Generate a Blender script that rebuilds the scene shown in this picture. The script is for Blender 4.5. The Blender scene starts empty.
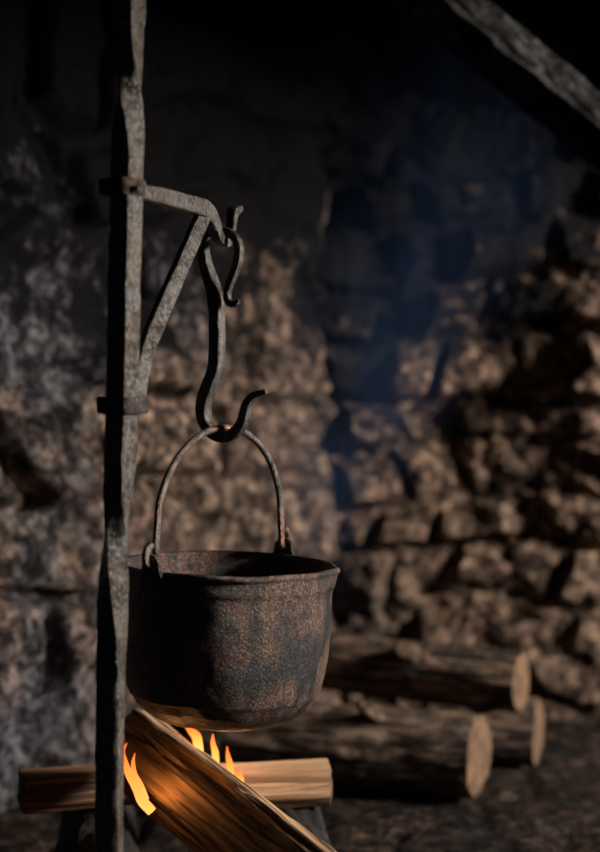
import bpy, bmesh, math, random
from mathutils import Vector, Matrix, noise
random.seed(7)
S = bpy.context.scene
COL = S.collection
PI = math.pi
# ------------------------------------------------------------------ camera
F = 1672.0                      # focal length in pixels of a 600 x 852 frame
PITCH = math.radians(2.7)
CAM = Vector((0, 0, 0.95))
cd = bpy.data.cameras.new('camera')
cam = bpy.data.objects.new('camera', cd); COL.objects.link(cam)
cam.location = CAM; cam.rotation_euler = (PI/2 - PITCH, 0, 0)
cd.sensor_fit = 'VERTICAL'; cd.sensor_height = 36; cd.lens = F/852*36
cd.clip_start = .05; cd.clip_end = 50
cd.dof.use_dof = True; cd.dof.focus_distance = 2.47; cd.dof.aperture_fstop = 70.6/1000/0.034
S.camera = cam
# ------------------------------------------------------------------ world, light, exposure
w = bpy.data.worlds.new('world'); S.world = w; w.use_nodes = True
w.node_tree.nodes['Background'].inputs[0].default_value = (.55, .55, .75, 1)
w.node_tree.nodes['Background'].inputs[1].default_value = .011
vs = S.view_settings; vs.view_transform = 'Standard'; vs.look = 'None'; vs.gamma = 1
vs.use_curve_mapping = False; vs.exposure = 0.0

def area(name, loc, target, size, size_y, power, color):
    l = bpy.data.lights.new(name, 'AREA'); l.shape = 'RECTANGLE'; l.size = size; l.size_y = size_y
    l.energy = power; l.color = color
    o = bpy.data.objects.new(name, l); COL.objects.link(o); o.location = loc
    o.rotation_euler = (Vector(target) - Vector(loc)).to_track_quat('-Z', 'Y').to_euler()
    return o
# daylight coming in through the opening in the added wall on the right
area('window_light', (3.3, 2.25, 1.60), (0, 3.0, .85), 1.0, .42, 260, (1.0, .90, .81))

FW = Vector((0, math.cos(PITCH), -math.sin(PITCH)))
UP = Vector((0, math.sin(PITCH), math.cos(PITCH)))
RT = Vector((1, 0, 0))
def P(px, py, d):               # measured point of the photo at camera depth d, in metres
    return CAM + d*(FW + (px-300)/F*RT + (426-py)/F*UP)
def on_plane(px, py, p0, n):
    r = FW + (px-300)/F*RT + (426-py)/F*UP
    return CAM + r*((p0-CAM).dot(n)/r.dot(n))

# ------------------------------------------------------------------ materials
class NT:
    def __init__(s, name):
        s.m = bpy.data.materials.new(name); s.m.use_nodes = True
        s.t = s.m.node_tree; s.b = s.t.nodes['Principled BSDF']; s.out = s.t.nodes['Material Output']
    def n(s, typ, **kw):
        x = s.t.nodes.new(typ)
        for k, v in kw.items():
            if k in x.inputs.keys(): x.inputs[k].default_value = v
            else: setattr(x, k, v)
        return x
    def l(s, a, b): s.t.links.new(a, b)
    def coord(s, scale=(1,1,1), what='Object', rot=(0,0,0)):
        tc = s.n('ShaderNodeTexCoord'); mp = s.n('ShaderNodeMapping')
        mp.inputs['Scale'].default_value = scale; mp.inputs['Rotation'].default_value = rot
        s.l(tc.outputs[what], mp.inputs['Vector']); return mp.outputs[0]
    def noise(s, vec, scale, detail=6, rough=.6, dist=0):
        x = s.n('ShaderNodeTexNoise'); x.inputs['Scale'].default_value = scale
        x.inputs['Detail'].default_value = detail; x.inputs['Roughness'].default_value = rough
        x.inputs['Distortion'].default_value = dist
        s.l(vec, x.inputs['Vector']); return x.outputs['Fac']
    def ramp(s, fac, stops, interp='LINEAR'):
        x = s.n('ShaderNodeValToRGB'); e = x.color_ramp.elements; x.color_ramp.interpolation = interp
        while len(e) < len(stops): e.new(.5)
        for i, (p, c) in enumerate(stops):
            e[i].position = p
            e[i].color = (c, c, c, 1) if not isinstance(c, tuple) else (*c, 1)
        s.l(fac, x.inputs[0]); return x.outputs[0]
    def mix(s, fac, a, b, blend='MIX'):
        x = s.n('ShaderNodeMix'); x.data_type = 'RGBA'; x.blend_type = blend
        for sock, v in ((x.inputs[0], fac), (x.inputs[6], a), (x.inputs[7], b)):
            if isinstance(v, (int, float)): sock.default_value = v
            elif isinstance(v, tuple): sock.default_value = (*v, 1)
            else: s.l(v, sock)
        return x.outputs[2]
    def bump(s, h, strength, dist, prev=None):
        x = s.n('ShaderNodeBump'); x.inputs['Strength'].default_value = strength
        x.inputs['Distance'].default_value = dist; s.l(h, x.inputs['Height'])
        if prev: s.l(prev, x.inputs['Normal'])
        return x.outputs[0]
    def done(s, color=None, rough=None, normal=None, metallic=None, spec=None):
        for k, v in (('Base Color', color), ('Roughness', rough), ('Normal', normal),
                     ('Metallic', metallic), ('Specular IOR Level', spec)):
            if v is None: continue
            if isinstance(v, (int, float)): s.b.inputs[k].default_value = v
            elif isinstance(v, tuple): s.b.inputs[k].default_value = (*v, 1)
            else: s.l(v, s.b.inputs[k])
        return s.m

def m_iron(name, tint=(.11,.10,.09), rust=(.16,.075,.04), amt=.45, rough=.46, bumpd=.0012, sc=1):
    t = NT(name); v = t.coord()
    a = t.noise(v, 45*sc, 8, .7); b = t.noise(t.coord((1, 1, .6)), 230*sc, 5, .8); c = t.noise(v, 11*sc, 5, .6)
    dk = tuple(x*.15 for x in tint)
    base = t.mix(t.ramp(a, [(.40, 0.), (.60, 1.)]), dk, tint)
    base = t.mix(t.ramp(b, [(.51, 0.), (.62, .9)]), base, tuple(min(1, x*2.4) for x in tint))
    col = t.mix(t.ramp(c, [(.45, 0.), (.62, amt)]), base, t.mix(1., base, tuple(x*7 for x in rust), 'MULTIPLY'))
    nr = t.bump(a, .8, bumpd*5); nr = t.bump(b, .9, bumpd*2, nr)
    return t.done(col, t.ramp(b, [(.35, rough+.2), (.65, rough-.12)]), nr, .6, .5)
def m_pot():
    t = NT('cast_iron_pot'); v = t.coord()
    a = t.noise(v, 13, 6, .6); b = t.noise(v, 320, 4, .75); c = t.noise(v, 120, 6, .75)
    vd = t.coord((1, 1, .16)); d = t.noise(vd, 34, 6, .65)
    rust = t.mix(t.ramp(c, [(.40, 0.), (.62, 1.)]), (.022,.012,.009), (.150,.078,.052))
    rust = t.mix(t.ramp(b, [(.51, 0.), (.62, .8)]), rust, (.34,.235,.18))
    black = t.mix(t.ramp(b, [(.42, 0.), (.66, 1.)]), (.006,.006,.007), (.065,.065,.068))
    sel = t.mix(.45, a, d)
    sel = t.ramp(sel, [(.45, 0.), (.53, 1.)])
    col = t.mix(sel, rust, black)
    nr = t.bump(c, .7, .0028); nr = t.bump(b, 1., .0026, nr)
    ro = t.mix(sel, (.52,.52,.52), (.28,.28,.28))
    return t.done(col, ro, nr, .3, .5)
def m_stone(name, warm=(.33,.21,.14), grey=(.13,.125,.13), soot_shade=(.014,.013,.015), bias=.5, sc=1, pat=1.0, xw=None, zs=None, zw=None, xs=None):
    t = NT(name); v = t.coord()
    a = t.noise(v, 3.2*sc, 5, .6, .3); b = t.noise(v, 17*sc, 8, .75, .5); c = t.noise(v, 70*sc, 6, .7)
    d = t.noise(v, 6.5*sc, 7, .7); e = t.noise(v, 42*sc, 6, .75)
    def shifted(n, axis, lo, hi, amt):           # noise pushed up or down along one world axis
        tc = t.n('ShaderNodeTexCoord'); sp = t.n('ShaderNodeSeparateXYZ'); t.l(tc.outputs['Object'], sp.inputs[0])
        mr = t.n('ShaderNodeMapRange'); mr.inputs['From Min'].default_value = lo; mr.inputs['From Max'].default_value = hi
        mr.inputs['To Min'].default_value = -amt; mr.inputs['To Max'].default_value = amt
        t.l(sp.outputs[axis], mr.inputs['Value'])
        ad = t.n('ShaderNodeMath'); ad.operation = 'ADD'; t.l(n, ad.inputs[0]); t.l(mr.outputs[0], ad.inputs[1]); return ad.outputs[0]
    if xw: a = shifted(a, 'X', xw[0], xw[1], .2)     # grey stones give way to brown ones
    if zs: d = shifted(d, 'Z', zs[0], zs[1], .23)    # sooty stains, with the upper wall's shade painted into the colour
    if zw: a = shifted(a, 'Z', zw[0], zw[1], .16)
    if xs: d = shifted(d, 'X', xs[0], xs[1], .10)
    base = t.mix(t.ramp(a, [(bias-.1, 0.), (bias+.1, 1.)]), grey, warm)
    base = t.mix(t.ramp(b, [(.43, 0.), (.55, 1.)]), t.mix(1., base, (.16,.15,.15), 'MULTIPLY'), base)
    base = t.mix(t.ramp(b, [(.54, 0.), (.62, .9)]), base, t.mix(1., base, (2.0,1.95,1.85), 'MULTIPLY'))
    base = t.mix(t.ramp(e, [(.44, .9), (.54, 0.)]), base, t.mix(1., base, (.12,.12,.12), 'MULTIPLY'))
    col = t.mix(t.ramp(d, [(.46, 0.), (.56, pat)]), base, soot_shade)
    nr = t.bump(b, 1., .05); nr = t.bump(e, .9, .016, nr); nr = t.bump(c, .7, .006, nr)
    return t.done(col, t.ramp(c, [(.3, .6), (.7, .9)]), nr, 0, .12)
def m_bark(name, a_=(.035,.026,.022), b_=(.34,.225,.155)):
    t = NT(name); v = t.coord((1, 1, .22))          # logs run along their local z
    a = t.noise(v, 42, 8, .72, .8); c = t.noise(t.coord(), 13, 6, .65)
    col = t.mix(t.ramp(a, [(.44, 0.), (.60, 1.)]), a_, b_)
    col = t.mix(t.ramp(c, [(.47, 0.), (.62, .8)]), col, (.022,.018,.017))
    nr = t.bump(c, .7, .02); nr = t.bump(a, 1., .018, nr)
    return t.done(col, .85, nr, 0, .25)
def m_wood(name, a_=(.20,.11,.05), b_=(.50,.31,.16), sc=1., dark=(.05,.028,.016), th=.5):
    t = NT(name); v = t.coord((1, 1, .07))
    a = t.noise(v, 75*sc, 6, .65, .25); b = t.noise(t.coord((1,1,.05)), 62*sc, 5, .6, .5)
    col = t.mix(t.ramp(a, [(.36, 0.), (.62, 1.)]), a_, b_)
    col = t.mix(t.ramp(b, [(th, 0.), (th+.05, .92)]), col, dark)
    nr = t.bump(b, .8, .008); nr = t.bump(a, .8, .004, nr)
    return t.done(col, .7, nr, 0, .3)
def m_endgrain(name, a_=(.10,.055,.032), b_=(.25,.155,.09)):
    t = NT(name); v = t.coord((1,1,.2))
    w_ = t.n('ShaderNodeTexWave'); w_.wave_type = 'RINGS'; w_.rings_direction = 'Z'
    w_.inputs['Scale'].default_value = 34; w_.inputs['Distortion'].default_value = 2.5; w_.inputs['Detail'].default_value = 4
    t.l(v, w_.inputs['Vector'])
    n_ = t.noise(t.coord(), 30, 6, .7)
    col = t.mix(w_.outputs['Fac'], a_, b_); col = t.mix(t.ramp(n_, [(.42, 0.), (.6, .8)]), col, (.07,.045,.03))
    return t.done(col, .8, t.bump(n_, .5, .004), 0, .25)
def m_flame(name, base, tip, z0, z1, strength):
    t = NT(name); tc = t.n('ShaderNodeTexCoord'); sp = t.n('ShaderNodeSeparateXYZ')
    t.l(tc.outputs['Object'], sp.inputs[0])
    mr = t.n('ShaderNodeMapRange'); mr.inputs['From Min'].default_value = z0; mr.inputs['From Max'].default_value = z1
    t.l(sp.outputs['Z'], mr.inputs['Value'])
    col = t.ramp(mr.outputs[0], [(0., base), (.45, tip), (1., (1., .13, .015))])
    em = t.n('ShaderNodeEmission'); em.inputs['Strength'].default_value = strength; t.l(col, em.inputs['Color'])
    lw = t.n('ShaderNodeLayerWeight'); lw.inputs['Blend'].default_value = .35
    tr = t.n('ShaderNodeBsdfTransparent'); mx = t.n('ShaderNodeMixShader')
    fa = t.ramp(lw.outputs['Facing'], [(.25, 0.), (.95, 1.)])
    t.l(fa, mx.inputs[0]); t.l(em.outputs[0], mx.inputs[1]); t.l(tr.outputs[0], mx.inputs[2])
    t.l(mx.outputs[0], t.out.inputs['Surface']); return t.m

M = dict(
    iron=m_iron('forged_iron', (.125,.12,.112), (.13,.085,.06), rough=.38),
    collar=m_iron('rusty_collar_iron', (.06,.05,.045), (.15,.08,.055), .9, .5),
    hook=m_iron('worn_hook_iron', (.12,.118,.115), (.15,.09,.065), .3, .30),
    bail=m_iron('handle_iron', (.15,.13,.115), (.26,.14,.08), .75, .33),
    pot=m_pot(),
    wall_left=m_stone('soot_shade_stone_left', (.37,.265,.205), (.185,.185,.21), (.008,.008,.009), xw=(-.5, -.05), zs=(.25, 1.62), zw=(1.25, .75)),
    wall_back=m_stone('soot_shade_stone_back', (.39,.265,.195), (.16,.145,.15), (.008,.008,.009), xw=(-.2, .5), zs=(.30, 1.5), xs=(.75, .05)),
    floor=m_stone('hearth_flagstone', (.15,.10,.075), (.085,.072,.062), bias=.5, sc=1.5, pat=.5),
    hood=m_stone('hood_stone', (.22,.22,.21), (.16,.16,.16), sc=2, pat=.2),
    ash=m_stone('wood_ash', (.16,.15,.14), (.10,.10,.10), sc=6, pat=.6),
    bark=m_bark('log_bark'), bark2=m_bark('pale_log_bark', (.07,.05,.04), (.36,.25,.17)),
    char=m_bark('charred_bark', (.012,.011,.011), (.05,.045,.043)),
    wood=m_wood('split_wood', (.13,.07,.035), (.50,.31,.17), .8, (.018,.011,.008), .49), wood_pale=m_wood('pale_split_wood', (.33,.19,.10), (.56,.37,.22), .8, (.22,.12,.06), .56),
    wood_brown=m_wood('brown_split_wood', (.14,.075,.045), (.28,.16,.09)),
    end=m_endgrain('log_end_grain'), end_dark=m_endgrain('dark_end_grain', (.12,.08,.055), (.22,.15,.10)),
)

# ------------------------------------------------------------------ object helpers
def empty(name, loc=(0,0,0), rot=(0,0,0)):
    o = bpy.data.objects.new(name, None); COL.objects.link(o); o.empty_display_size = .05
    o.location = loc; o.rotation_euler = rot; return o
def tag(o, label=None, cat=None, group=None, kind=None):
    if label: o['label'] = label
    if cat: o['category'] = cat
    if group: o['group'] = group
    if kind: o['kind'] = kind
    return o
def mesh(name, verts, faces, mat, parent=None, smooth=True, sub=0, bev=0, autos=None):
    me = bpy.data.meshes.new(name); me.from_pydata([tuple(v) for v in verts], [], faces)
    bm = bmesh.new(); bm.from_mesh(me)
    bmesh.ops.remove_doubles(bm, verts=bm.verts, dist=1e-6)
    bmesh.ops.recalc_face_normals(bm, faces=bm.faces)
    if bev:
        es = [e for e in bm.edges if len(e.link_faces) == 2 and e.calc_face_angle(0) > .6]
        bmesh.ops.bevel(bm, geom=es, offset=bev, segments=2, affect='EDGES', profile=.6)
    bm.to_mesh(me); bm.free(); me.update()
    me.polygons.foreach_set('use_smooth', [smooth]*len(me.polygons))
    if autos: me.set_sharp_from_angle(angle=autos)
    me.materials.append(mat)
    o = bpy.data.objects.new(name, me); COL.objects.link(o)
    if parent:
        o.parent = parent
        o.matrix_parent_inverse = Matrix.LocRotScale(parent.location, parent.rotation_euler, None).inverted()
    if sub:
        s = o.modifiers.new('sub', 'SUBSURF'); s.levels = s.render_levels = sub
    return o
def catmull(pts, n):
    out = []
    L = len(pts)
    for i in range(L-1):
        p = [pts[max(i-1,0)], pts[i], pts[i+1], pts[min(i+2, L-1)]]
        for k in range(n):
            t = k/n
            out.append([.5*((2*p[1][j]) + (p[2][j]-p[0][j])*t + (2*p[0][j]-5*p[1][j]+4*p[2][j]-p[3][j])*t*t
                        + (3*p[1][j]-p[0][j]-3*p[2][j]+p[3][j])*t**3) for j in range(len(p[1]))])
    out.append(list(pts[-1])); return out
def sweep(path, side, prof, caps=True, wob=0., seed=0):
    """path: [(x,y,z, a, b, twist)]; side: reference vector (section's b axis); prof(k) -> unit (u,v) list"""
    vs, fs = [], []; n = len(prof)
    for i, q in enumerate(path):
        p = Vector(q[:3]); a, b = q[3], q[4]; tw = q[5] if len(q) > 5 else 0
        t = (Vector(path[min(i+1, len(path)-1)][:3]) - Vector(path[max(i-1, 0)][:3])).normalized()
        B = (side - t*side.dot(t)).normalized(); A = B.cross(t)
        A, B = A*math.cos(tw)+B*math.sin(tw), B*math.cos(tw)-A*math.sin(tw)
        for (u, v) in prof:
            d = 1 + wob*noise.noise(p*45 + Vector((u*3+seed, v*3, 0)))
            vs.append(p + A*(a*u*d) + B*(b*v*d))
    for i in range(len(path)-1):
        for k in range(n):
            fs.append((i*n+k, i*n+(k+1) % n, (i+1)*n+(k+1) % n, (i+1)*n+k))
    if caps:
        fs.append(tuple(range(n))[::-1]); fs.append(tuple((len(path)-1)*n+k for k in range(n)))
    return vs, fs
def round_prof(n): return [(math.cos(2*PI*k/n), math.sin(2*PI*k/n)) for k in range(n)]
def sq_prof(r=.22, sub=2):                    # half-size 1 square, rounded arrises
    out = []
    for c in range(4):
        cx, cy = [(1,1),(-1,1),(-1,-1),(1,-1)][c]; a0 = c*PI/2
        for k in range(3):
            a = a0 + k*PI/4
            out.append((cx*(1-r)+r*math.cos(a), cy*(1-r)+r*math.sin(a)))
        nx, ny = [(-1,1),(-1,-1),(1,-1),(1,1)][c]
        e0 = out[-1]; a1 = (c+1)*PI/2; e1 = (nx*(1-r)+r*math.cos(a1), ny*(1-r)+r*math.sin(a1))
        for j in range(1, sub+1):
            f = j/(sub+1); out.append((e0[0]*(1-f)+e1[0]*f, e0[1]*(1-f)+e1[1]*f))
    return out
def fbm(p, o=4): return noise.fractal(p, 1.0, 2.0, o)
def sstep(a, b, x):
    x = max(0, min(1, (x-a)/(b-a))); return x*x*(3-2*x)

# ------------------------------------------------------------------ the setting
def stone_wall(name, p0, p1, z0, z1, mat, nx, nz, sx=.30, sz=.19, seed=0., thick=.3, lumps=(), amp=.05, wob=1.):
    """rough stone wall standing on the line p0 -> p1, stones bulging towards the camera"""
    p0 = Vector((*p0, 0)); p1 = Vector((*p1, 0)); L = (p1-p0).length; u = (p1-p0)/L
    nrm = Vector((u.y, -u.x, 0))
    if nrm.y > 0 : nrm = -nrm
    vs, fs = [], []
    for j in range(nz+1):
        z = z0 + (z1-z0)*j/nz
        for i in range(nx+1):
            s = L*i/nx
            q = Vector((s/sx + wob*.35*noise.noise(Vector((s*3, z*3, seed))), z/sz + wob*.3*noise.noise(Vector((s*2.5, z*4, seed+9))), seed))
            row = math.floor(q.y + .0)
            cellx = q.x + .5*(row % 2) + .35*noise.noise(Vector((row*7.7, 0, seed)))
            cx = math.floor(cellx)
            fx = cellx - cx; fy = q.y - row
            e = min(fx*sx, (1-fx)*sx, fy*sz, (1-fy)*sz)
            rnd = noise.cell(Vector((cx+.5, row+.5, seed+3)))
            h = sstep(0, .04, e)*(.7 + .7*rnd)
            tx = noise.cell(Vector((cx+.5, row+.5, seed+13)))-.5; ty = noise.cell(Vector((cx+.5, row+.5, seed+23)))-.5
            h += sstep(0, .03, e)*(tx*(fx-.5) + ty*(fy-.5))*.9
            f = fbm(Vector((s*7, z*7, seed)), 6)*.5 + abs(noise.noise(Vector((s*16, z*16, seed+4))))*.35
            dsp = amp*(h*.9 + f*.9)
            for (ls, lz, rs, rz, la) in lumps:
                r2 = ((s-ls)/rs)**2 + ((z-lz)/rz)**2
                if r2 < 9: dsp += la*math.exp(-r2)
            vs.append(p0 + u*s + nrm*dsp + Vector((0, 0, z)))
    W = nx+1
    for j in range(nz):
        for i in range(nx):
            fs.append((j*W+i, j*W+i+1, (j+1)*W+i+1, (j+1)*W+i))
    b = len(vs)                                   # the wall's thickness
    for (s, z) in ((0, z0), (L, z0), (L, z1), (0, z1)): vs.append(p0 + u*s - nrm*thick + Vector((0,0,z)))
    bot = list(range(W)); top = list(range(nz*W, nz*W+W)); lf = [j*W for j in range(nz+1)]; rt = [j*W+nx for j in range(nz+1)]
    fs += [tuple(bot[::-1] + [b, b+1])[::1], tuple(top + [b+2, b+3]), tuple(lf + [b+3, b]), tuple(rt[::-1] + [b+1, b+2]), (b, b+3, b+2, b+1)]
    o = mesh(name, vs, fs, mat); o['kind'] = 'structure'; return o
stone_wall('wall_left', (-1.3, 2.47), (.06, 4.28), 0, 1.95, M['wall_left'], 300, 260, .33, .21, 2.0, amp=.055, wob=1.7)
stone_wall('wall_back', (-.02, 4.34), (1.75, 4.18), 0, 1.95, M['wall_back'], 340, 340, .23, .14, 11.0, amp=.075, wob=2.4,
           lumps=((.45, .75, .12, .3, -.05), (.78, .85, .16, .35, .09), (.32, 1.0, .12, .05, .03), (.3, .82, .14, .04, .03)))
def box(name, lo, hi, mat, parent=None, bev=0):
    x0,y0,z0 = lo; x1,y1,z1 = hi
    vs = [(x,y,z) for x in (x0,x1) for y in (y0,y1) for z in (z0,z1)]
    fs = [(0,1,3,2),(4,6,7,5),(0,4,5,1),(2,3,7,6),(0,2,6,4),(1,5,7,3)]
    return mesh(name, vs, fs, mat, parent, smooth=False, bev=bev)
# unseen wall added on the right; its opening cuts off daylight higher up
X0, X1 = 1.75, 2.0
vs, fs = [], []
def addbox(lo, hi):
    x0,y0,z0 = lo; x1,y1,z1 = hi; b = len(vs)
    vs.extend([(x,y,z) for x in (x0,x1) for y in (y0,y1) for z in (z0,z1)])
    fs.extend([tuple(b+k for k in f) for f in ((0,1,3,2),(4,6,7,5),(0,4,5,1),(2,3,7,6),(0,2,6,4),(1,5,7,3))])
WY0, WY1, WZ0, WZ1 = 1.4, 3.75, .25, 1.53
addbox((X0, .4, 0), (X1, WY0, 1.95)); addbox((X0, WY1, 0), (X1, 4.6, 1.95))
addbox((X0, WY0, 0), (X1, WY1, WZ0)); addbox((X0, WY0, WZ1), (X1, WY1, 1.95))
me = mesh('wall_light_blocker', vs, fs, M['hood'], smooth=False); me['kind'] = 'structure'
o = box('ceiling', (-1.4, 1.9, 1.95), (2.0, 4.7, 2.05), M['hood']); o['kind'] = 'structure'

def hearth():
    vs, fs = [], []; nx, ny = 220, 220; x0, x1, y0, y1 = -1.4, 2.0, .9, 4.6
    for j in range(ny+1):
        for i in range(nx+1):
            x = x0+(x1-x0)*i/nx; y = y0+(y1-y0)*j/ny
            a = x/.34 + .3*noise.noise(Vector((x*2, y*2, 5))); b = y/.27 + .3*noise.noise(Vector((x*2, y*2, 8)))
            r = math.floor(b); a += .5*(r % 2); c = math.floor(a)
            e = min(a-c, 1-a+c, b-r, 1-b+r)
            h = .012*sstep(0, .09, e) + .006*noise.cell(Vector((c+.5, r+.5, 2))) + .006*fbm(Vector((x*12, y*12, 0)))
            vs.append((x, y, h-.018))
    W = nx+1
    for j in range(ny):
        for i in range(nx): fs.append((j*W+i, j*W+i+1, (j+1)*W+i+1, (j+1)*W+i))
    b = len(vs); vs += [(x0,y0,-.12),(x1,y0,-.12),(x1,y1,-.12),(x0,y1,-.12)]
    fs += [tuple(list(range(W))[::-1]+[b,b+1]), (b,b+3,b+2,b+1)]
    o = mesh('floor', vs, fs, M['floor']); o['kind'] = 'structure'
hearth()

# sloping stone edge of the chimney hood, top right
def hood():
    d = 1.88
    a = P(545, 128, d); b = P(458, 57, d+.01)
    ax = (a-b).normalized(); q = (P(560, 110, d)-P(545, 128, d)); q = (q - ax*q.dot(ax)).normalized()
    dp = ax.cross(q); dp = dp if dp.y > 0 else -dp
    sec = [(0,0),(.029,-.036),(.031,-.036),(.040,-.014),(.045,.040),(.052,.045),(.056,.036),(.09,.07),(.10,.13),(.05,.13)]
    vs, fs = [], []; n = 60; m = []
    dense = []
    for i in range(len(sec)):
        p, r = sec[i], sec[(i+1) % len(sec)]
        k = max(1, int(math.dist(p, r)/.004)) if i < 7 else 4
        for j in range(k): dense.append((p[0]+(r[0]-p[0])*j/k, p[1]+(r[1]-p[1])*j/k))
    N = len(dense); n = 260
    for i in range(n+1):
        s = -.45 + .80*i/n
        for (u, v) in dense:
            base = b + ax*s
            p = base + q*u + dp*v
            rough = .0035 if u > .028 else .0015
            p = p + (q*.6 - dp*.8)*rough*fbm(p*38, 4)
            vs.append(p)
    for i in range(n):
        for k in range(N): fs.append((i*N+k, i*N+(k+1) % N, (i+1)*N+(k+1) % N, (i+1)*N+k))
    fs.append(tuple(range(N))); fs.append(tuple(n*N+k for k in range(N))[::-1])
    o = mesh('trim_1', vs, fs, M['hood']); o['kind'] = 'structure'
hood()

# ------------------------------------------------------------------ the crane
PHI = math.radians(32)
def crane():
    pd = 2.2
    root = empty('fireplace_crane', P(107, 1050, pd))
    root.location.z = 0
    tag(root, 'tall twisted black iron post with side arm and diagonal brace, left of the pot', 'crane')
    # post: (py, px, half width, twist)
    S_ = .0160
    key = [(1140, 104, S_, 1.42), (900, 106, S_, 1.42), (780, 107.5, S_, 1.42), (690, 109, S_, 1.38), (640, 110.5, S_*.98, 1.18),
           (590, 112, S_*.95, .72), (540, 115, S_*.92, .15), (500, 117, S_*.93, -.32), (460, 119.5, S_, -.54), (405, 122, S_, -.56),
           (300, 124.5, S_, -.56), (187, 127.5, S_, -.56), (150, 129, S_, -.62), (120, 130, S_*.97, -.95), (90, 131, S_*.9, -1.5),
           (60, 131, S_*.85, -1.95), (30, 131, S_*.92, -2.1), (-20, 132, S_, -2.12), (-380, 140, S_, -2.12)]
    pts = []
    for (py, px, h, tw) in key:
        p = P(px, py, pd); p.y = pd + .0; pts.append((p.x, p.y, p.z, h, h, tw))
    pts[0] = (pts[0][0], pts[0][1], 0.0, *pts[0][3:])
    pts[-1] = (pts[-1][0], pts[-1][1], 1.95, *pts[-1][3:])
    path = catmull(pts, 14)
    vs, fs = sweep(path, Vector((0, 1, 0)), sq_prof(.16, 3), wob=.05)
    mesh('post', vs, fs, M['iron'], root, autos=math.radians(40))
    ez = Vector((0,0,1))
    nf = Vector((-math.sin(PHI), -math.cos(PHI), 0)); nr = Vector((math.cos(PHI), -math.sin(PHI), 0))
    def collar(px, py, wid, hgt, off, name='collar'):
        c = P(px, py, pd); c.y = pd; c = c + off
        vs, fs = [], []
        hw = wid/2; t = .0075; N = 0
        def ring(r, cr, n=4):
            out = []
            for cidx in range(4):
                cx, cy = [(1,1),(-1,1),(-1,-1),(1,-1)][cidx]
                for k in range(n+1):
                    a = cidx*PI/2 + k/n*PI/2
                    out.append((cx*(r-cr)+cr*math.cos(a), cy*(r-cr)+cr*math.sin(a)))
            return out
        o_, i_ = ring(hw, .009), ring(hw-t, .004); n = len(o_)
        lev = [(o_, -.5+.12, 1), (o_, .5-.12, 1), ([(x*.95, y*.95) for x,y in o_], .5, 1), (i_, .5, 1), (i_, -.5, 1), ([(x*.95, y*.95) for x,y in o_], -.5, 1)]
        for (rg, h, _) in lev:
            for (x, y) in rg:
                p = c + nr*x + nf*(-y) + ez*(h*hgt)
                vs.append(p + (nr*x - nf*y)*.05*noise.noise(p*60))
        for a in range(6):
            b2 = (a+1) % 6
            for k in range(n): fs.append((a*n+k, a*n+(k+1) % n, b2*n+(k+1) % n, b2*n+k))
        return mesh(name, vs, fs, M['collar'], root, autos=math.radians(50))
    collar(123, 188.5, .0490, .022, Vector((0,0,0)))
    collar(122, 405, .0535, .0225, Vector((.0,.003,0)))
    # rivet at the arm joint
    c = P(137.5, 189, 2.168)
    vs, fs = [], []
    for j in range(6):
        a = j/5*PI/2
        for k in range(12):
            b = 2*PI*k/12; r = .0062*math.cos(a)+.0001
            vs.append(c + Vector((.45,-.89,0))*(.006*math.sin(a)) + Vector((.89,.45,0))*(r*math.cos(b)) + ez*(r*math.sin(b)))
    for j in range(5):
        for k in range(12): fs.append((j*12+k, j*12+(k+1)%12, (j+1)*12+(k+1)%12, (j+1)*12+k))
    fs.append(tuple(range(12)))
    mesh('rivet', vs, fs, M['iron'], root)
    # arm with its upturned U end. plane through post and arm end
    A0 = P(131, 190, 2.2); A1 = P(212, 205, 2.47); e = (A1-A0); e.z = 0; e.normalize()
    npl = Vector((e.y, -e.x, 0))
    def Q(px, py, a, b): p = on_plane(px, py, A0, npl); return (*p, a, b)
    arm = [Q(133, 191, .0085, .0085), Q(150, 194, .0105, .0085), Q(170, 199, .0115, .0085), Q(190, 204.5, .012, .0088), Q(201, 208, .013, .009),
           Q(209, 215.5, .013, .009), Q(214, 226, .0105, .0085), Q(218, 236.5, .008, .0075), Q(223, 242.5, .0065, .007), Q(228, 240.5, .0065, .007),
           Q(230.5, 230, .006, .007), Q(232, 219, .006, .0075), Q(233.5, 211.5, .006, .0085), Q(237.5, 208, .0045, .009)]
    vs, fs = sweep(catmull(arm, 8), npl, sq_prof(.25, 2), wob=.10)
    mesh('arm', vs, fs, M['iron'], root, autos=math.radians(45))
    br = [Q(205, 212, .0105, .008), Q(197, 229, .0105, .008), Q(180, 268, .0105, .0085), Q(163, 307, .011, .0085), Q(150, 338, .0105, .0085),
          Q(143.5, 360, .0095, .008), Q(141, 380, .008, .007), Q(139.5, 405, .006, .006), Q(139, 412, .005,.005)]
    vs, fs = sweep(catmull(br, 8), (npl + Vector((-.62,-.25,0))).normalized(), sq_prof(.18, 2), wob=.08)
    mesh('brace', vs, fs, M['iron'], root, autos=math.radians(40))
    return on_plane(224, 236, A0, npl)
ub = crane()

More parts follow.
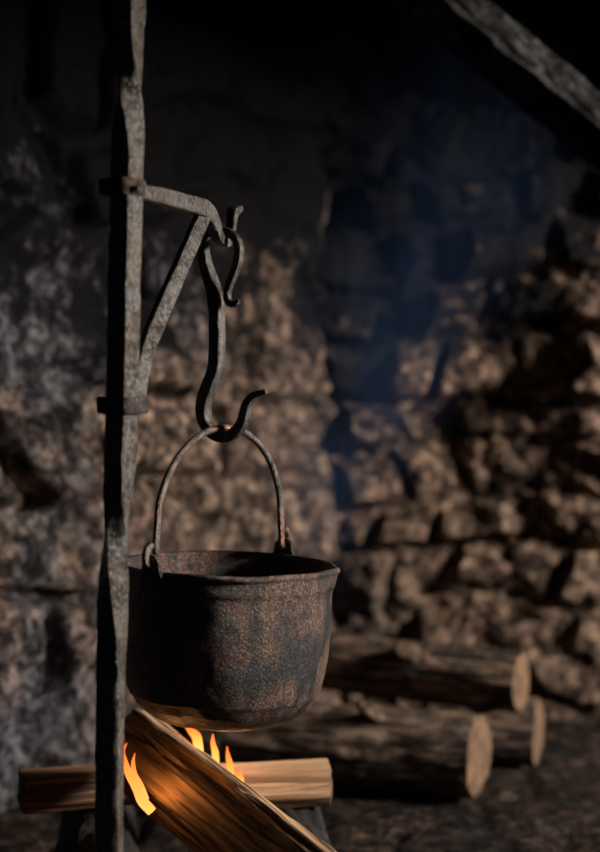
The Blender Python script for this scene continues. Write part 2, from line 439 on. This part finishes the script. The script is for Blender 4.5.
# ------------------------------------------------------------------ the S hook
HN = Vector((-math.sin(PHI), -math.cos(PHI), 0))
def hook():
    root_p = Vector(ub)
    a, b = .0078, .0078
    k = [(238.5,299.5,.0028),(236.5,303,.0042),(231.5,304,.0048),(227.5,299,.0050),(228,289,.0052),(232,278,.0056),(236.5,266,.0062),(239,252,.0062),(236.5,240,.0060),
         (229,232.5,.0058),(219,231,.0058),(209.5,234,.0060),(204,243,.0068),(204,256,.0080),(208,272,.0090),(213,288,.0098),(216,303,.0102),(217,322,.0102),
         (217,345,.0102),(216.5,362,.0102),(213.5,376,.0102),(208.5,388,.0102),(204.5,400,.0100),(203.5,413,.0096),(207,426,.0090),(216,435,.0084),(227,437,.0080),
         (237,431,.0080),(243,421,.0076),(245.5,411,.0072),(248.5,402,.0064),(254,395.5,.0052),(261,393,.0045),(266.5,391.5,.0035)]
    pts = [(*on_plane(x, y, root_p, HN), h, h) for (x, y, h) in k]
    vs, fs = sweep(catmull(pts, 6), HN, sq_prof(.3, 2), wob=.08, seed=3)
    o = mesh('pot_hook', vs, fs, M['hook'], autos=math.radians(45))
    tag(o, 'forged black iron S-shaped hook hanging from the crane arm, holding the pot handle', 'hook')
hook()
hb = on_plane(224, 427.7, Vector(ub), HN)          # where the handle sits in the hook

# ------------------------------------------------------------------ the pot
def pot():
    PC = P(227.5, 564.5, 2.5)                      # centre of the rim
    root = empty('cauldron', PC - Vector((0,0,.225)), (0,0,0))
    tag(root, 'round blackened cast iron pot with rusty side hanging over the fire', 'pot')
    tilt = Matrix.Rotation(math.radians(1.6), 3, 'Y') @ Matrix.Rotation(math.radians(-.5), 3, 'X')
    # profile (r, z) outside going down, then inside
    prof = [(.150,-.004),(.1505,.0005),(.154,.0030),(.158,.0025),(.1595,-.0005),(.1590,-.0045),(.1565,-.0065),(.1560,-.009),(.1560,-.020),(.1565,-.027),(.1552,-.0295),
            (.1545,-.034),(.1548,-.060),(.1545,-.085),(.1535,-.110),(.1515,-.135),(.1480,-.158),(.1430,-.178),(.1405,-.186),(.1395,-.1895),(.1365,-.1925),(.128,-.206),(.115,-.218),(.098,-.2275),
            (.075,-.235),(.05,-.239),(.02,-.240),(0,-.240)]
    inner = [(0,-.228),(.05,-.227),(.09,-.217),(.118,-.200),(.134,-.175),(.141,-.14),(.144,-.09),(.146,-.04),(.148,-.012)]
    prof = [(r+.0032*min(1, r/.05), z) for r, z in prof]; inner = [(r+.0028*min(1, r/.05), z) for r, z in inner]
    full = prof + inner
    def dens(pr, step):
        out = []
        for i in range(len(pr)-1):
            d = math.dist(pr[i], pr[i+1]); k = max(1, round(d/step))
            for j in range(k): out.append((pr[i][0]+(pr[i+1][0]-pr[i][0])*j/k, pr[i][1]+(pr[i+1][1]-pr[i][1])*j/k))
        out.append(pr[-1]); return out
    full = dens(full, .006); n = 180
    vs, fs = [], []
    sp = math.radians(-12)                       # pouring lip, right side a little to the front
    for (r, z) in full:
        for k in range(n):
            a = 2*PI*k/n
            da = (a-sp+PI) % (2*PI) - PI
            rr = r; zz = z
            lip = math.exp(-(da/.10)**2)*sstep(-.045, 0, z)
            rr += .008*lip; zz += .0015*lip
            v = Vector((math.cos(a)*rr, math.sin(a)*rr, zz))
            j = .0011*noise.noise(v*22) + .0006*noise.noise(v*70)
            if r > .01: v = v*(1+j/.15)
            v.z += .0012*noise.noise(Vector((math.cos(a)*2, math.sin(a)*2, 0)))
            vs.append(PC + tilt @ v)
    for i in range(len(full)-1):
        for k in range(n): fs.append((i*n+k, i*n+(k+1)%n, (i+1)*n+(k+1)%n, (i+1)*n+k))
    for k in range(n): fs.append(((len(full)-1)*n+k, (len(full)-1)*n+(k+1)%n, (k+1)%n, k))
    mesh('body', vs, fs, M['pot'], root)
    # ears (lugs): triangular plates with a hole, standing on the rim
    ears = []
    for ang, sc in ((math.radians(232), 1.0), (math.radians(60), 1.0)):
        out = Vector((math.cos(ang), math.sin(ang), 0)); tan = Vector((-math.sin(ang), math.cos(ang), 0)); ez = Vector((0,0,1))
        N = 64; hole = (0, .0125); hr = .0052
        ol = []
        for k in range(N):
            a = 2*PI*k/N
            # outline: rounded triangle, tail running down the side
            dx, dz = math.cos(a), math.sin(a)
            if dz >= 0: ox, oz = .0155*dx, hole[1]+.0150*dz
            else:
                q = -dz; oz = hole[1] - .078*q**1.2
                f = min(1, q**1.2/.62); wd = .0155 + .0175*sstep(0, 1, f)
                ox = math.copysign(wd*min(1, (abs(dx)/.42)**.6 if q > .62 else 1), dx) if abs(dx) > 1e-6 else 0
                ox *= 1 + .05*noise.noise(Vector((k*.9, ang, 0)))
            ol.append((ox, oz))
        hl = [(hr*math.cos(2*PI*k/N), hole[1]+hr*math.sin(2*PI*k/N)) for k in range(N)]
        vs, fs = [], []
        def pos(x, z, t):
            rad = .1665 + t
            if z < -.004: rad -= .0052*min(1, (-.004-z)/.02)
            w = out*rad + tan*x + ez*z + out*(-x*x/(2*.16))
            return PC + tilt @ w
        for t in (.0035, -.0035):
            for (x, z) in ol: vs.append(pos(x, z, t))
            for (x, z) in [( (a[0]+b[0])/2, (a[1]+b[1])/2) for a, b in zip(ol, hl)]: vs.append(pos(x, z, t*1.15))
            for (x, z) in hl: vs.append(pos(x, z, t))
        for s in (0, 3*N):
            for rg in (0, N):
                for k in range(N): fs.append((s+rg+k, s+rg+(k+1)%N, s+rg+N+(k+1)%N, s+rg+N+k))
        for k in range(N):
            fs.append((k, (k+1)%N, 3*N+(k+1)%N, 3*N+k)); fs.append((2*N+k, 2*N+(k+1)%N, 5*N+(k+1)%N, 5*N+k))
        mesh('lug', vs, fs, M['pot'], root, autos=math.radians(50))
        ears.append((pos(0, hole[1], 0), out, tan))
    # bail handle: arch between the ears with hooked ends through the lugs
    (e0, o0, t0), (e1, o1, t1) = ears
    apex = Vector(hb); 
    mid = (e0+e1)/2; H = apex.z - mid.z - .0
    pts = []
    r0 = .0052
    # near end curl
    def curl(e, o):
        return [e + o*zo + Vector((0,0,zz)) for zo, zz in ((-.0005,.0285),(.008,.024),(.0125,.013),(.0105,.003),(.003,-.0005),(-.006,.0015),(-.0095,.010),(-.0095,.024))]
    for p in curl(e0, o0): pts.append(p)
    K = 22
    for k in range(1, K):
        a = PI*k/K*.92 + PI*.04; c, s = math.cos(a), math.sin(a)
        base = mid + (e0-e1)/2*.945*c
        sh = (apex-mid); sh.z = 0
        p = base + sh*s + Vector((0,0,1))*(.034*(1-s)) + Vector((0,0,1))*H*(s**.92)
        pts.append(p)
    for p in curl(e1, o1)[::-1]: pts.append(p)
    path = catmull([(*p, r0, r0) for p in pts], 6)
    side = (e1-e0).cross(Vector((0,0,1))).normalized()
    vs, fs = sweep(path, side, round_prof(14), wob=.10, seed=8)
    hd = mesh('handle', vs, fs, M['bail'], root)
    tag(hd, 'curved iron bail handle, worn rusty at the top')
pot()

# ------------------------------------------------------------------ firewood
def frame_to(a, b):
    z = (b-a).normalized(); return z.to_track_quat('Z', 'Y')
def log(name, a, b, r, label, mat, endmat, group=None, seed=0., squash=.06, bumps=(), sec=None, cat='log', rough=.09, ends=(1,1), flare=0, grain=0):
    a, b = Vector(a), Vector(b); L = (b-a).length; q = frame_to(a, b)
    root = empty(name, a, q.to_euler())
    tag(root, label, cat, group)
    Mx = Matrix.LocRotScale(a, q, None)
    n = 96; m = max(30, int(L/.005)); vs, fs = [], []
    def rad(ang, z):
        c, s = math.cos(ang), math.sin(ang)
        if sec:                                      # convex polygon section given as support planes (angle, distance)
            base = min([d/max(1e-3, math.cos(ang-t)) for t, d in sec if math.cos(ang-t) > .05])
        else: base = r*(1 + squash*math.sin(2*ang+seed) + squash*.7*math.sin(3*ang+1+seed))
        base *= 1 + .05*noise.noise(Vector((c*1.2+seed, s*1.2, z*5))) + rough*.6*noise.noise(Vector((c*3+seed, s*3, z*9)))
        base += rough*r*.35*abs(noise.noise(Vector((c*11+seed, s*11, z*14))))
        if grain: base += grain*(noise.noise(Vector((c*base*160, s*base*160+seed, z*5))) + .6*noise.noise(Vector((c*base*330, s*base*330+seed, z*9))))
        for (ba, bz, br, bh) in bumps:
            d = (ang-ba+PI) % (2*PI)-PI
            e = (d*r/br)**2 + ((z-bz)/br)**2
            if e < 9: base += bh*math.exp(-e)
        if flare: base *= 1 + flare*(z/L-.5)
        return base
    for i in range(m+1):
        z = L*i/m
        for k in range(n):
            ang = 2*PI*k/n; rr = rad(ang, z)
            zz = z
            if sec: zz += .006*noise.noise(Vector((math.cos(ang)*2, math.sin(ang)*2, seed+ (5 if i>m/2 else 0))))*(1 if i in (0, m) else 0)
            vs.append(Mx @ Vector((math.cos(ang)*rr, math.sin(ang)*rr, zz)))
    for i in range(m):
        for k in range(n): fs.append((i*n+k, i*n+(k+1)%n, (i+1)*n+(k+1)%n, (i+1)*n+k))
    def local(nm, vs, fs, mt, **kw):
        inv = Mx.inverted()
        me = mesh(nm, [inv @ v for v in vs], fs, mt, None, **kw); me.parent = root; return me
    local('bark' if not sec else 'split_side', vs, fs, mat)
    for e, z in ((0, 0), (1, L)):
        if not ends[e]: continue
        vs, fs = [], []; K = 12; sgn = -1 if e == 0 else 1
        for j in range(K+1):
            f = 1 - j/K
            for k in range(n):
                ang = 2*PI*k/n; rr = rad(ang, z)*f*.998
                p = Vector((math.cos(ang)*rr, math.sin(ang)*rr, z + sgn*(.0008 + .004*(1-f**6) + .0035*fbm(Vector((math.cos(ang)*rr*40, math.sin(ang)*rr*40, seed)), 3)*(1-f**8))))
                if j == 0: p.z = vsz(z, ang, e, seed) if sec else z
                vs.append(Mx @ p)
        for j in range(K):
            for k in range(n): fs.append((j*n+k, j*n+(k+1)%n, (j+1)*n+(k+1)%n, (j+1)*n+k))
        local('cut_end', vs, fs, endmat)
    return root, Mx, rad, L
def vsz(z, ang, e, seed):
    return z + .006*noise.noise(Vector((math.cos(ang)*2, math.sin(ang)*2, seed + (5 if e else 0))))
def stub(root, Mx, ang, z, r0, L, rr, name, mat, endmat, tilt=.4, parentless=False):
    c = Vector((math.cos(ang), math.sin(ang), 0)); d = (c + Vector((0,0,tilt))).normalized()
    pts = [c*(r0-.015) + Vector((0,0,z)) + d*(t*(L+.015)) + Vector((0,0,1))*.004*math.sin(t*5) for t in (0,.25,.5,.75,1)]
    path = [(*p, rr*(1.35 - .45*i/4), rr*(1.35-.45*i/4)) for i, p in enumerate(pts)]
    vs, fs = sweep(catmull(path, 4), Vector((0,0,1)), round_prof(16), wob=.3)
    me = mesh(name, vs, fs, mat, None); me.parent = root
    p = Vector(pts[-1]); vs = [p + d*.001]; N = 16
    A = d.orthogonal().normalized(); B = d.cross(A)
    for k in range(N): vs.append(p + (A*math.cos(2*PI*k/N)+B*math.sin(2*PI*k/N))*rr*.86 + d*.0006)
    fs = [(0, 1+k, 1+(k+1)%N) for k in range(N)]
    me2 = mesh('stub_end', vs, fs, endmat, None); me2.parent = me

# back right logs on the hearth
G = 'stacked firewood logs on the hearth'
def rest(p, z): p = Vector(p); p.z = z; return p
a1, b1 = P(236, 738, 3.74), P(479, 755, 3.53)
a1.z = .085; b1.z = .090
r1 = log('firewood_log', a1, b1, .086, 'thick barked log lying on the hearth, front one of the pile, pale cut end right', M['bark2'], M['end'], seed=1.3, rough=.14, grain=.005)
r2a, r2b = P(318, 660, 3.86), P(521, 682, 3.66)
r2 = log('firewood_log', r2a, r2b, .062, 'barked log with a round cut knot lying on top at the back of the pile', M['bark'], M['end'], seed=4.1, rough=.12, grain=.005,
         bumps=((math.radians(250), .40, .03, .018),))
r3a, r3b = P(445, 735, 3.86), P(538, 728, 3.80)
r3a.z = .078; r3b.z = .078
r3 = log('firewood_log', r3a, r3b, .078, 'short brown log on the hearth behind the front log, half hidden, far right', M['bark'], M['end'], seed=7.7, rough=.12, grain=.005, squash=.10)
def ang_of(Mx, z, target):                      # the log angle that faces a world direction
    loc = (Mx.to_3x3().inverted() @ Vector(target)); return math.atan2(loc.y, loc.x)
ang = ang_of(r1[1], 0, (0, -.55, .83)); stub(r1[0], r1[1], ang, .355, r1[2](ang, .355), .050, .012, 'twig_stub', M['bark2'], M['end'], -.7)
ang = ang_of(r2[1], 0, (.1, -.80, .6)); stub(r2[0], r2[1], ang, .235, r2[2](ang, .235), .026, .023, 'knot', M['bark2'], M['end'], .25)

# the fire: ash bed, charred bearers, split pieces
def ash():
    vs, fs = [], []; n, m = 96, 24; c = Vector((-.12, 2.62, 0)); rx, ry = .46, .38
    for j in range(m+1):
        f = j/m
        for k in range(n):
            a = 2*PI*k/n; x, y = math.cos(a)*rx*f, math.sin(a)*ry*f
            h = .046*(1-sstep(.1, 1, f)) + .012*fbm(Vector((x*25, y*25, 0)))*(1-f) + .0
            vs.append(c + Vector((x*(1+.1*noise.noise(Vector((math.cos(a)*2, math.sin(a)*2, 0)))), y, h)))
    for j in range(m):
        for k in range(n): fs.append((j*n+k, j*n+(k+1)%n, (j+1)*n+(k+1)%n, (j+1)*n+k))
    fs.append(tuple(m*n+k for k in range(n)))
    o = mesh('ash_bed', vs, fs, M['ash'])
    tag(o, 'low mound of grey ash under the burning wood', 'ash', kind='stuff')
ash()
GB = 'charred bearer logs under the fire'
log('charred_log', Vector((-.31, 2.46, .107)), Vector((-.36, 2.95, .107)), .062, 'charred black log under the left end of the fire, below the post', M['char'], M['char'], seed=2.2, rough=.2, cat='log')
log('charred_log', Vector((.0, 2.40, .118)), Vector((-.02, 2.95, .118)), .060, 'charred black log under the pale split piece, right of the fire', M['char'], M['char'], seed=5.2, rough=.2, cat='log')
def support(angs): return [(math.radians(a), d) for a, d in angs]
# pale split piece on the right
s_pale = support([(0,.035),(75,.036),(165,.040),(270,.034),(325,.040),(120,.042),(220,.045)])
eA, eB = P(205, 794, 2.80), P(326, 794, 2.84); eA.z = .215; eB.z = .215
log('split_log', eA, eB, .05, 'pale freshly split piece of firewood right of the flames, under the pot', M['wood_pale'], M['end'], seed=3.3, sec=s_pale, rough=.05, grain=.0012)
s_br = support([(10,.030),(90,.030),(170,.04),(265,.034),(310,.042),(130,.044),(220,.043)])
fA, fB = P(22, 790, 2.80), P(140, 792, 2.86); fA.z = .208; fB.z = .208
log('split_log', fA, fB, .05, 'brown split piece of firewood behind the foot of the post, far left', M['wood_brown'], M['end_dark'], seed=9.3, sec=s_br, rough=.05, grain=.0012)
# big leaning split log
dA, dB = P(130, 744, 2.76), P(318, 896, 2.26)
qd = frame_to(dA, dB).to_matrix().inverted() @ Vector((-.10, -.80, .60)); ad = math.degrees(math.atan2(qd.y, qd.x))
s_big = support([(ad,.046),(ad+62,.060),(ad-66,.058),(ad+125,.055),(ad-125,.055),(ad+180,.05)])
log('split_log', dA, dB, .06, 'large split log with deep grain leaning down to the right beneath the pot', M['wood'], M['end'], seed=6.1, sec=s_big, rough=.07, grain=.0028)

# ------------------------------------------------------------------ flames
def flame(pts, label, light=0, strength=1.7):
    base = Vector(pts[0][:3])
    path = catmull(pts, 8)
    vs, fs = sweep(path, Vector((0, 1, 0)), round_prof(14), wob=.25)
    zs = [p[2] for p in pts]
    o = mesh('flame', [Vector(v)-base for v in vs], fs, m_flame('flame_glow', (1., .42, .10), (1., .30, .05), min(zs)-base.z, max(zs)-base.z, strength))
    o.location = base
    tag(o, label, 'flame', 'flames of the fire')
    if light:
        l = bpy.data.lights.new('firelight', 'POINT'); l.energy = light; l.color = (1., .42, .12); l.shadow_soft_size = .03
        lo = bpy.data.objects.new('firelight', l); COL.objects.link(lo); lo.parent = o; lo.location = (0, 0, (zs[-1]-zs[0])*.5)
def fp(lst, d): return [(*P(x, y, d), w_*.78, w_*.65) for (x, y, w_) in lst]
flame(fp([(152,812,.009),(142,800,.011),(137,788,.010),(130,775,.008),(125,763,.006),(123,752,.004),(127,743,.0008)], 2.50), 'tall orange flame curling up beside the post at the left of the large split log', light=.2)
flame(fp([(146,800,.006),(141,786,.006),(135,774,.005),(133,763,.004),(135,753,.0007)], 2.53), 'thin orange flame just right of the tallest flame beside the post')
flame(fp([(200,752,.008),(198,744,.010),(196,736,.009),(190,730,.006),(185,727,.001)], 2.72), 'small yellow flame licking the underside of the pot', light=.3, strength=2.4)
flame(fp([(217,770,.005),(216,762,.007),(215,752,.007),(213,743,.005),(213,734,.0008)], 2.72), 'narrow yellow flame below the middle of the pot', strength=2.4)
flame(fp([(232,782,.005),(231,774,.007),(230,765,.007),(228,756,.005),(227,746,.0008)], 2.72), 'narrow orange flame at the left end of the pale split piece', light=.12)
flame(fp([(242,784,.005),(240,778,.007),(238,773,.004),(240,769,.0008)], 2.70), 'tiny orange flame lying on the pale split piece')

# ------------------------------------------------------------------ smoke
def smoke():
    key = [(-.06, 3.05, .40, .16), (.02, 3.2, .60, .22), (.10, 3.28, .80, .30), (.18, 3.36, 1.0, .38), (.28, 3.42, 1.25, .46), (.33, 3.42, 1.5, .48), (.36, 3.4, 1.85, .48)]
    vs, fs = sweep(catmull([(x, y, z, r, r*.8) for (x, y, z, r) in key], 6), Vector((0, 1, 0)), round_prof(32))
    t = NT('smoke'); t.t.nodes.remove(t.b)
    v = t.coord((1,1,.4)); n_ = t.noise(v, 5, 4, .6, .9)
    dn = t.ramp(n_, [(.36, 0.), (.72, 1.)])
    tc = t.n('ShaderNodeTexCoord'); sp = t.n('ShaderNodeSeparateXYZ'); t.l(tc.outputs['Object'], sp.inputs[0])
    def ma(op, a, b):
        x = t.n('ShaderNodeMath'); x.operation = op
        for k, q in enumerate((a, b)):
            if isinstance(q, (int, float)): x.inputs[k].default_value = q
            else: t.l(q, x.inputs[k])
        return x.outputs[0]
    def mr(val, a, b, c, d):
        x = t.n('ShaderNodeMapRange'); t.l(val, x.inputs['Value'])
        for nm, q in (('From Min', a), ('From Max', b), ('To Min', c), ('To Max', d)): x.inputs[nm].default_value = q
        return x.outputs[0]
    X, Y, Z = sp.outputs['X'], sp.outputs['Y'], sp.outputs['Z']
    cx = mr(Z, .40, 1.3, -.06, .29); cy = mr(Z, .40, 1.3, 3.05, 3.42); rr = mr(Z, .40, 1.3, .13, .36)
    dx = ma('DIVIDE', ma('SUBTRACT', X, cx), rr); dy = ma('DIVIDE', ma('SUBTRACT', Y, cy), ma('MULTIPLY', rr, .8))
    r2 = ma('ADD', ma('MULTIPLY', dx, dx), ma('MULTIPLY', dy, dy))
    fall = ma('MAXIMUM', ma('SUBTRACT', 1., r2), 0.)
    thin = mr(Z, .9, 1.45, 1., .25)          # the smoke thins out as it rises
    dens = ma('MULTIPLY', ma('MULTIPLY', ma('MULTIPLY', ma('MULTIPLY', fall, fall), dn), thin), .85)
    vol = t.n('ShaderNodeVolumeScatter'); vol.inputs['Color'].default_value = (.22, .40, .90, 1); vol.inputs['Anisotropy'].default_value = .2
    t.l(dens, vol.inputs['Density']); t.l(vol.outputs[0], t.out.inputs['Volume'])
    o = mesh('smoke', vs, fs, t.m); tag(o, 'thin blue smoke drifting up in front of the back wall', 'smoke', kind='stuff')
smoke()
